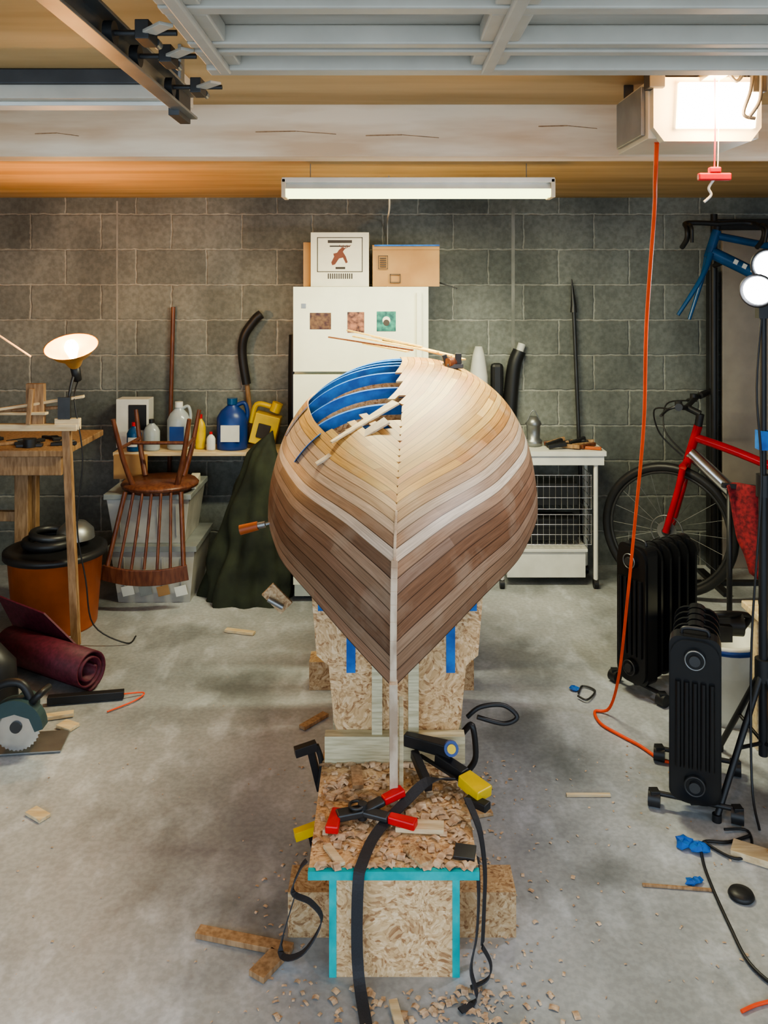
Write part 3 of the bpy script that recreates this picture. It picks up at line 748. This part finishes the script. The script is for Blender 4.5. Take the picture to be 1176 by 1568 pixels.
o=B('flat_bar_clamp'); o.plank((-1.30,3.28,.02),(-1.02,3.33,.02),.03,.03,BLK); o.tube([(-1.02,3.33,.02),(-.95,3.36,.01),(-.97,3.3,.008),(-1.05,3.22,.006)],.003,OCORD); o.done(.003)
# circular saw
o=B('circular_saw')
c=Vector((-1.27,2.96,.10))
teeth=[]
for i in range(72):
    a=2*math.pi*i/72; r=.085 if i%2 else .079; teeth.append((r*math.cos(a),r*math.sin(a)))
o.ext(teeth,.003,CHROME,o=c+Vector((0,-.030,0)))
o.cyl(c+Vector((0,-.036,0)),c+Vector((0,-.030,0)),.02,DSTEEL,n=24)
SAWH=mat('saw_housing',(.04,.075,.08),.45)
up=[(.098*math.cos(a*math.pi/14),.098*math.sin(a*math.pi/14)) for a in range(0,15)]+[(-.07,-.01),(-.05,.035),(0,.05),(.05,.035),(.07,-.01)]
o.ext(up,.045,SAWH,o=c+Vector((0,-.045,0)))
o.cyl(c+Vector((-.01,-.0,.02)),c+Vector((-.015,.11,.02)),.042,SAWH,n=20); o.cyl(c+Vector((-.015,.11,.02)),c+Vector((-.016,.12,.02)),.03,STEEL,n=20)
o.tube([c+Vector((.05,-.01,.07)),c+Vector((.01,-.01,.14)),c+Vector((-.07,-.01,.13)),c+Vector((-.12,-.01,.05)),c+Vector((-.07,-.01,.03))],.015,BLK)
o.tube([c+Vector((.05,-.02,.08)),c+Vector((.08,-.02,.11)),c+Vector((.09,.03,.11))],.013,BLK)
o.box(-1.42,-1.13,2.93,3.07,.004,.009,STEEL,rot=.12)
o.done(.001)

# ------------------------------------------------------------------ right rear
o=B('rolled_foam_mat'); o.lathe([(0,0),(.05,0),(.055,.3),(.052,1.1),(.035,1.22),(.02,1.27),(0,1.27)],(.535,4.80,0),WPL,n=20)
o.done()
o=B('black_ski_bag'); o.tube([(.66,4.84,0),(.70,4.845,.6),(.735,4.85,1.1),(.775,4.855,1.24)],[.045,.038],BLK,n=12); o.cyl((.775,4.855,1.235),(.79,4.86,1.28),.022,WPL); o.box(.61,.68,4.82,4.88,0.0,1.17,BLK); o.done(.02)
o=B('utility_table')
o.box(.60,1.18,4.50,4.78,.71,.735,WPL); o.box(.61,1.17,4.51,4.53,.66,.71,WPL)
for x in(.63,1.13):
    for y in(4.53,4.76): o.cyl((x,y,.04),(x,y,.71),.012,WPL)
for x in(.63,1.13):
    for y in(4.53,4.76): o.cyl((x-.012,y,.025),(x+.012,y,.025),.025,BLK)
# wire baskets
for zb,zt in((.42,.60),(.23,.39)):
    for i in range(15):
        x=.66+i*.45/14; o.tube([(x,4.54,zt),(x,4.54,zb),(x,4.75,zb)],.002,CHROME,n=5,sub=1)
    for k_ in range(4):
        z=zb+(zt-zb)*k_/3; o.tube([(.66,4.54,z),(1.11,4.54,z)],.0025,CHROME,n=5,sub=1); o.tube([(1.11,4.54,z),(1.11,4.75,z)],.0025,CHROME,n=5,sub=1)
    for i in range(5): o.tube([(1.11,4.56+i*.045,zt),(1.11,4.56+i*.045,zb)],.002,CHROME,n=5,sub=1)
    o.box(.7,1.05,4.60,4.74,zb+.004,zb+.12,BLK)
o.box(.66,1.08,4.55,4.75,.05,.19,WPL); o.box(.65,1.09,4.54,4.76,.19,.205,WPL)
o.done(.003)
o=B('camping_lantern'); o.lathe([(0,0),(.045,0),(.048,.03),(.035,.04),(.038,.11),(.045,.12),(.02,.16),(0,.16)],(.82,4.66,.736),STEEL,n=20); o.tube([(.78,4.66,.86),(.82,4.66,.93),(.86,4.66,.86)],.003,STEEL); o.done()
o=B('table_top_tools')
for i in range(18):
    x=U(.91,1.1);y=U(4.55,4.7);a=U(-.6,.6); o.plank((x-.04*math.cos(a),y-.04*math.sin(a),.75),(x+.06*math.cos(a),y+.06*math.sin(a),.75+U(0,.03)),.02,.02,random.choice([BLK,DSTEEL,DKW,POSTW]))
o.plank((1.02,4.58,.745),(1.16,4.53,.745),.02,.016,ORG)
o.done(.003)
o=B('iron_digging_bar'); o.cyl((1.14,4.84,0),(1.085,4.86,1.5),.011,DSTEEL); o.cyl((1.085,4.86,1.5),(1.075,4.863,1.65),.016,DSTEEL,r1=.003); o.cyl((1.085,4.86,1.46),(1.085,4.86,1.5),.02,DSTEEL,r1=.016); o.done()
o=B('leaning_panel'); o.box(1.93,2.75,4.84,4.87,.0,1.93,BEIGE); o.box(1.85,1.90,4.82,4.88,0,1.70,DSTEEL); o.box(1.86,2.78,4.81,4.835,1.93,1.99,BLK); o.done(.004)

# blue road bike frame on stand
o=B('blue_road_bike_frame')
y=4.40
def T(x,z,dy=0): return (x,y+dy,z)
o.cyl(T(1.725,1.90),T(1.68,1.76),.024,BBLUE)
o.tube([T(1.685,1.78,-.02),T(1.63,1.66,-.05),T(1.506,1.464,-.05)],[.018,.009],BBLUE); o.tube([T(1.685,1.78,.02),T(1.67,1.66,.05),T(1.60,1.437,.05)],[.018,.009],BBLUE)
o.tube([T(1.69,1.79),T(1.95,1.66),T(2.28,1.46)],.032,BBLUE,n=14); o.tube([T(1.715,1.875),T(2.1,1.80),T(2.4,1.75)],.02,BBLUE,n=12)
o.tube([T(2.28,1.46),T(2.36,1.65),T(2.42,1.9)],.018,BBLUE)
o.cyl(T(1.725,1.90),T(1.73,1.94),.018,BLK); o.tube([T(1.73,1.94),T(1.70,1.93,-.08)],.014,BLK,sub=1)
for s_ in(-1,1):
    o.tube([T(1.70,1.93,-.08),T(1.70+s_*.10,1.935,-.08),T(1.70+s_*.17,1.93,-.09),T(1.70+s_*.19,1.90,-.17),T(1.70+s_*.19,1.85,-.17),T(1.70+s_*.19,1.81,-.10)],.013,BLK)
    o.tube([T(1.70+s_*.18,1.92,-.17),T(1.70+s_*.185,1.90,-.22),T(1.70+s_*.18,1.83,-.21)],.009,BLK)
for i in range(5): o.plank(T(1.80+i*.045,1.742-i*.022,-.0325),T(1.82+i*.045,1.732-i*.022,-.0325),.002,.024,WPL)
o.cyl((1.78,4.58,.0),(1.78,4.58,2.0),.018,BLK); o.cyl((1.78,4.58,1.72),(1.78,4.42,1.745),.014,BLK)
o.plank((1.55,4.58,.012),(2.05,4.58,.012),.04,.02,BLK); o.plank((1.78,4.4,.012),(1.78,4.78,.012),.04,.02,BLK)
o.done()
# red mountain bike
o=B('red_mountain_bike')
org=Vector((1.48,4.42,0)); dr=Vector((.84,-.54,0)).normalized(); pr=Vector((-dr.y,dr.x,0))
def Q(x,z,s_=0): return org+dr*x+pr*s_+Vector((0,0,z))
for wx in(0,1.06):
    c=Q(wx,.345); o.torus(c,.325,.023,pr,BLK,N=56,n=10); o.torus(c,.30,.010,pr,DSTEEL,N=48,n=6)
    o.cyl(Q(wx,.345,-.05),Q(wx,.345,.05),.022,DSTEEL); o.torus(Q(wx,.345,-.03),.08,.004,pr,STEEL,N=30,n=5); o.cyl(Q(wx,.345,-.031),Q(wx,.345,-.029),.05,STEEL,n=20)
    for i in range(20):
        a=2*math.pi*i/20; s_=.03 if i%2 else -.03
        p=c+pr*s_+ (dr*math.cos(a+.2)+Vector((0,0,1))*math.sin(a+.2))*.02; q_=c+(dr*math.cos(a)+Vector((0,0,1))*math.sin(a))*.295
        o.cyl(p,q_,.0012,STEEL,n=4,caps=False)
for s_ in(-.055,.055): o.tube([Q(.0,.345,s_),Q(.06,.56,s_),Q(.085,.68,s_)],.017,BRED,n=10)
o.tube([Q(.085,.69,-.055),Q(.09,.70,0),Q(.085,.69,.055)],.02,BRED); o.cyl(Q(.09,.69),Q(.15,.90),.022,BRED)
o.tube([Q(.13,.84),Q(.35,.78),Q(.70,.66)],.022,BRED,n=12); o.tube([Q(.11,.76),Q(.35,.55),Q(.62,.32)],.034,CHROME,n=14)
o.tube([Q(.62,.32),Q(.68,.6),Q(.74,.86)],.018,BRED); o.tube([Q(.74,.86),Q(.75,.95)],.014,BLK,sub=1)
o.tube([Q(.66,.955),Q(.75,.97),Q(.87,.975)],[.025,.06],BLK,n=10)
for s_ in(-.04,.04): o.tube([Q(.62,.32,s_*.5),Q(1.06,.345,s_)],.011,BRED,sub=1); o.tube([Q(.70,.68,s_*.5),Q(1.06,.345,s_)],.009,BRED,sub=1)
o.cyl(Q(.62,.32,-.06),Q(.62,.32,.06),.03,DSTEEL); o.torus(Q(.62,.32,-.05),.09,.006,pr,DSTEEL,N=30)
o.tube([Q(.62,.32,-.07),Q(.70,.18,-.075)],.011,DSTEEL,sub=1); o.box(*(lambda c:(c.x-.05,c.x+.05,c.y-.03,c.y+.03,.165,.185))(Q(.70,.18,-.11)),BLK)
o.cyl(Q(.15,.90),Q(.16,.96),.02,BLK); o.tube([Q(.16,.96),Q(.09,.99)],.017,BLK,sub=1)
o.tube([Q(.13,1.03,-.32),Q(.10,1.02,-.2),Q(.09,.99,0),Q(.10,1.02,.2),Q(.13,1.03,.32)],.013,BLK)
for s_ in(-1,1):
    o.cyl(Q(.11,1.025,s_*.22),Q(.135,1.035,s_*.34),.018,BLK); o.tube([Q(.10,1.02,s_*.18),Q(.05,1.0,s_*.20),Q(.04,.98,s_*.30)],.007,DSTEEL); o.cyl(Q(.09,1.0,s_*.16),Q(.09,1.04,s_*.16),.018,BLK)
    o.tube([Q(.06,1.0,s_*.18),Q(-.04,.98,s_*.12),Q(-.03,.85,s_*.05),Q(.08,.74,s_*.03)],.004,BLK)
o.done()
o=B('red_knit_blanket')
vs=[];fs=[];n1,n2=26,18
for j in range(n2):
    for i in range(n1):
        u=i/(n1-1);v=j/(n2-1)
        vs.append(Vector((1.50+.49*u+.08*v, 3.72+.03*math.sin(u*22+v*3)-.06*v, .74-.04*u-.46*v*(.8+.4*u)+.02*math.sin(v*9+u*9))))
for j in range(n2-1):
    for i in range(n1-1): fs.append((j*n1+i,j*n1+i+1,(j+1)*n1+i+1,(j+1)*n1+i))
o.add(vs,fs,RCLOTH,True); o.plank((1.49,3.74,.74),(2.02,3.74,.70),.02,.02,BLK)
for x in(1.53,1.98): o.cyl((x,3.76,0),(x,3.76,.73 if x<1.8 else .70),.012,BLK)
ob=o.done(); s_=ob.modifiers.new('t','SOLIDIFY'); s_.thickness=.008

# ------------------------------------------------------------------ oil radiators
def radiator(name,x,y,rot,n,W_=.155,H=.53):
    o=B(name); M=Matrix.Rotation(rot,3,'Z'); ex=M@Vector((1,0,0)); ez=M@Vector((0,1,0)); base=Vector((x,y,.055))
    o.ext(rrect(W_,H,.03),.055,BLKG,o=base,ex=ex,ez=ez)                                   # end cover
    o.ext(rrect(W_*.94,H*.985,.05),.012,BLKG,o=base-ez*.012,ex=ex,ez=ez)
    for i in(-2,-1,0,1,2):
        p=base-ez*.016+ex*(i*.024); o.cyl(p+Vector((0,0,.11)),p+Vector((0,0,H-.13)),.0085,BLKG,n=10)
    for zc_ in(H-.06,.06):
        c=base-ez*.012+Vector((0,0,zc_)); o.cyl(c,c-ez*.012,.032,BLKG,n=28); 
        o.torus(c-ez*.012,.028,.0025,ez,STEEL if zc_>.2 else DSTEEL,N=28,n=6); o.cyl(c-ez*.012,c-ez*.02,.016,DSTEEL,n=20)
    for i in range(n):
        q=base+ez*(.068+i*.052)
        o.ext(rrect(W_*.96,H*.96,.045,z0=.008),.012,BLKG,o=q+ez*.012,ex=ex,ez=ez)
        o.ext(rrect(W_*.45,H*.985,.03,z0=.002),.040,BLKG,o=q,ex=ex,ez=ez)
    L_=.068+n*.052
    for t in(.03,L_-.03):
        c=base+ez*t-Vector((0,0,.012)); o.cyl(c-ex*.12,c+ex*.12,.008,BLK,n=8); o.box(c.x-.02,c.x+.02,c.y-.02,c.y+.02,.04,.06,BLK)
        for s_ in(-1,1):
            w=c+ex*(s_*.12); w.z=.024; o.cyl(w-ex*.018,w+ex*.018,.024,BLK,n=18); o.box(w.x-.014,w.x+.014,w.y-.014,w.y+.014,.03,.052,BLK)
    c=base+ez*.03+Vector((0,0,H)); o.tube([c-ex*.04,c-ex*.03+Vector((0,0,.015)),c+ex*.03+Vector((0,0,.015)),c+ex*.04],.006,BLK)
    return o.done(.003)
radiator('oil_filled_radiator',.945,2.58,-.37,5,.15,.50)
radiator('oil_filled_radiator',.985,3.36,-1.0,5,.15,.54)

# light stand / tripod
LED=emis('led_flood_glow',(.92,.97,1),22)
o=B('tripod_work_light')
X,Yy=1.215,2.72
o.cyl((X,Yy,.12),(X,Yy,1.0),.014,BLK); o.cyl((X,Yy,1.0),(X,Yy,1.60),.010,BLK); o.cyl((X,Yy,.95),(X,Yy,1.02),.022,BLK)
o.cyl((X,Yy,.36),(X,Yy,.43),.026,BLK)
for a in(215,285,100):
    a=math.radians(a); e_=Vector((X+.25*math.cos(a),Yy+.25*math.sin(a),.012)); o.cyl((X,Yy,.40),e_,.010,BLK); o.cyl((X,Yy,.16),Vector((X,Yy,.40)).lerp(e_,.55),.006,BLK); o.cyl(e_-Vector((0,0,.012)),e_+Vector((0,0,.01)),.014,BLK)
o.box(X-.018,X+.018,Yy-.02,Yy+.02,1.10,1.16,BLUE)
o.box(X-.02,X+.02,Yy-.015,Yy+.015,1.52,1.60,BLK)
for hx,hz in((-.025,1.61),(.01,1.69)):
    c=Vector((X+hx,Yy-.02,hz)); dn=Vector((-.55,-.75,-.15)).normalized(); MM=dn.to_track_quat('Z','Y').to_matrix()
    o.lathe([(0,-.05),(.03,-.05),(.045,-.02),(.055,.012),(.05,.014),(.046,.004),(0,.002)],c,BLK,n=24,M=MM)
    o.lathe([(.044,.005),(.040,.012),(.02,.016),(0,.017)],c,LED,n=24,M=MM)
    o.tube([c-dn*.03,(X,Yy+.01,hz-.02),(X,Yy,1.57)],.008,BLK)
o.tube([(X,Yy,1.58),(X-.03,Yy-.02,1.3),(X-.015,Yy-.02,1.0),(X-.05,Yy-.03,.5),(X-.08,Yy-.1,.1),(X-.1,Yy-.2,.01)],.004,BLK)
o.done()
o=B('side_work_table')
o.box(1.27,2.1,2.62,3.02,.48,.505,PINE)
for x in(1.32,2.05):
    for y in(2.66,2.98): o.box(x-.02,x+.02,y-.02,y+.02,0,.48,PINE)
o.box(1.29,2.08,2.64,3.0,.20,.22,CARD); o.box(1.28,2.1,2.63,2.65,.19,.215,TEAL)
o.done(.004)
o=B('cordless_drill'); o.cyl((1.32,2.88,.545),(1.44,2.86,.545),.035,BLK); o.cyl((1.28,2.88,.545),(1.32,2.88,.545),.026,DSTEEL); o.box(1.39,1.43,2.84,2.88,.507,.54,BLK); o.box(1.37,1.45,2.82,2.90,.5055,.53,BLK); o.done(.004)
o=B('white_tub'); o.lathe([(0,0),(.11,0),(.13,.28),(.14,.285),(.14,.30),(.125,.30),(.12,.02),(0,.02)],(1.29,3.22,0),WPL,n=28); o.lathe([(.133,.27),(.143,.272),(.143,.29),(.133,.29)],(1.29,3.22,0),BJUG,n=28); o.done()
o=B('black_power_tool'); o.cyl((1.19,3.22,.345),(1.35,3.20,.345),.043,BLK); o.box(1.23,1.29,3.14,3.22,.302,.36,BLK); o.tube([(1.35,3.20,.33),(1.39,3.24,.36),(1.27,3.16,.40),(1.19,3.20,.38)],.012,BLK); o.done(.005)

# cords
o=B('orange_extension_cord')
o.tube([(.62,1.93,1.955),(.655,2.05,1.88),(.70,2.2,1.81),(.757,2.45,1.508),(.826,2.7,1.18),(.872,2.95,.80),(.875,3.05,.50),(.865,3.12,.20),(.85,3.2,.03),(.80,3.22,.007),(.80,3.13,.007),(.85,3.05,.007),(.90,2.98,.007),(.94,2.90,.007),(.97,2.88,.007)],.0055,OCORD)
o.done()
o=B('cord_coil'); o.tube([(.77,3.36,.008),(.80,3.42,.008),(.84,3.38,.008),(.79,3.30,.012),(.76,3.33,.012)],.004,DSTEEL)
o.done()
o=B('black_power_cord')
o.tube([(1.08,2.50,.007),(1.0,2.47,.007),(.93,2.47,.007),(.90,2.40,.007),(.885,2.30,.007),(.875,2.15,.007),(.875,2.03,.007),(.92,1.95,.007),(1.0,1.9,.007)],.0045,BLK)
o.tube([(.93,2.47,.007),(.99,2.40,.007),(1.05,2.43,.007),(1.08,2.52,.007),(1.01,2.52,.012)],.004,BLK)
o.done()
o=B('red_air_hose'); o.tube([(.80,1.90,.005),(.85,1.92,.005),(.92,1.93,.005),(1.0,1.90,.005)],.004,OCORD); o.done()
o=B('rubber_puck'); o.lathe([(0,.0),(.03,.0),(.034,.006),(.03,.014),(.012,.018),(0,.018)],(.951,2.26,0),BLK); o.done()
def blob(o,x,y,z,r,m):
    n=9; vs=[];fs=[]
    for j in range(5):
        for i in range(n):
            a=2*math.pi*i/n; t=j/4*math.pi; q=r*(1+U(-.35,.35)); vs.append((x+q*math.sin(t)*math.cos(a)*1.2,y+q*math.sin(t)*math.sin(a),max(z+r*.55*(1-math.cos(t))*(1+U(-.2,.2)),.001)))
    for j in range(4):
        for i in range(n): fs.append((j*n+i,j*n+(i+1)%n,(j+1)*n+(i+1)%n,(j+1)*n+i))
    o.add(vs,fs,m)
o=B('crumpled_blue_tape')
for x,y,r in((.87,2.46,.024),(.905,2.44,.022),(.835,2.305,.014),(.855,2.315,.012),(.763,3.4,.016)): blob(o,x,y,0,r,BLUE)
o.done()
o=B('wood_offcuts')
o.plank((-.467,2.13,.008),(-.225,2.07,.008),.032,.014,POSTW); o.plank((-.255,2.06,.008),(-.30,1.99,.008),.045,.014,POSTW)
o.plank((.58,2.70,.005),(.72,2.70,.005),.012,.008,PINE); o.plank((.70,2.30,.004),(.88,2.28,.004),.008,.006,POSTW)
o.plank((1.0,2.44,.012),(1.12,2.37,.012),.06,.02,PINE); o.plank((1.1,2.42,.02),(1.2,2.33,.02),.05,.014,OSBD)
o.plank((-1.09,2.62,.006),(-1.03,2.58,.006),.04,.01,PINE); o.plank((-.74,3.97,.008),(-.60,3.93,.008),.03,.012,PINE)
o.plank((-1.19,3.13,.008),(-1.13,3.10,.008),.05,.012,PINE); o.plank((-1.30,3.16,.010),(-1.17,3.20,.010),.03,.014,PINE); o.plank((-.30,3.1,.008),(-.22,3.2,.008),.03,.012,POSTW); o.plank((.25,2.6,.006),(.33,2.62,.006),.04,.01,OSBD)
o.plank((-.05,1.85,.006),(.08,1.78,.006),.03,.01,PINE); o.plank((.02,1.92,.012),(.06,1.75,.006),.02,.01,PINE)
o.done(.001)
o=B('offcuts_on_board')
o.plank((.03,2.14,.268),(.15,2.13,.268),.04,.012,PINE); o.plank((-.08,2.40,.266),(-.07,2.30,.268),.03,.01,POSTW); o.plank((.06,2.06,.266),(.10,2.0,.266),.035,.01,OSBD)
o.plank((.17,2.05,.264),(.22,2.04,.264),.05,.008,DSTEEL); o.plank((-.14,2.07,.264),(-.10,2.0,.264),.02,.008,PINE)
o.done(.001,parent=BOAT)
# shavings
SHV=mat('wood_shavings',(.44,.28,.17),.7,c2=(.76,.58,.40),scale=60)
def chip(o,x,y,z,s):
    a=U(0,6.28); dx,dy=math.cos(a),math.sin(a); w=s*U(.3,.8); n=3; h=s*U(.1,.5); vs=[]
    for i in range(n+1):
        t=i/n-.5; zz=z+.0015+h*(1-4*t*t)*.6
        for sgn in(-1,1): vs.append((x+dx*s*t-dy*w*sgn/2,y+dy*s*t+dx*w*sgn/2,zz))
    o.add(vs,[(2*i,2*i+1,2*i+3,2*i+2) for i in range(n)],SHV)
o=B('wood_shavings')
for i in range(420):
    side=random.choice([-1,1,1,1]); x=.025+side*(.17+abs(random.gauss(0,.13))); y=U(1.75,2.9)
    chip(o,x,y,0,U(.004,.015))
for i in range(320): chip(o,random.gauss(.10,.15),U(1.70,1.97),0,U(.006,.024))
for i in range(110): chip(o,U(.4,1.3),U(1.9,3.0),0,U(.004,.010))
for i in range(60): chip(o,U(-1.2,-.2),U(1.9,3.4),0,U(.003,.008))
o.done()
o=B('shavings_on_board')
for i in range(420): chip(o,U(-.17,.21),min(2.42,max(2.0,random.gauss(2.2,.15))),.259,U(.008,.032))
o.done(parent=BOAT)

# ------------------------------------------------------------------ lights
def light(name,kind,loc,power,color,**k):
    l=D.lights.new(name,kind); l.energy=power; l.color=color
    for a,b_ in k.items(): setattr(l,a,b_)
    o=D.objects.new(name,l); o.location=loc; SC.collection.objects.link(o); return o
light('clamp_lamp_bulb_light','POINT',(-1.40,3.76,1.42),17,(1,.50,.16),shadow_soft_size=.04)
l=light('fluorescent_tube_light','AREA',(.14,3.46,1.97),40,(1,.97,.66),shape='RECTANGLE',size=1.05,size_y=.08)
light('opener_bulb_light','POINT',(.715,1.80,2.02),12,(1,.66,.32),shadow_soft_size=.05)
s=light('led_flood_light','SPOT',(1.15,2.62,1.66),26,(.95,.96,1),spot_size=2.4,spot_blend=.6,shadow_soft_size=.05)
s.rotation_euler=Vector((-.75,.25,-.35)).to_track_quat('-Z','Y').to_euler()
w=D.worlds.new('daylight'); SC.world=w; w.use_nodes=True; nt=w.node_tree; bg=nt.nodes['Background']
bg.inputs[0].default_value=(.70,.85,1,1); bg.inputs[1].default_value=2.1

# ------------------------------------------------------------------ camera
cam=D.cameras.new('camera'); co=D.objects.new('camera',cam); SC.collection.objects.link(co)
co.location=(0,0,1.64); co.rotation_euler=(math.pi/2,0,0)
cam.sensor_width=36; cam.sensor_fit='AUTO'; cam.lens=36*1300/1568; cam.shift_y=-354/1568; cam.clip_start=.02
SC.camera=co
SC.view_settings.view_transform='AgX'
try: SC.view_settings.look='AgX - Medium High Contrast'
except Exception: pass
SC.view_settings.exposure=.38
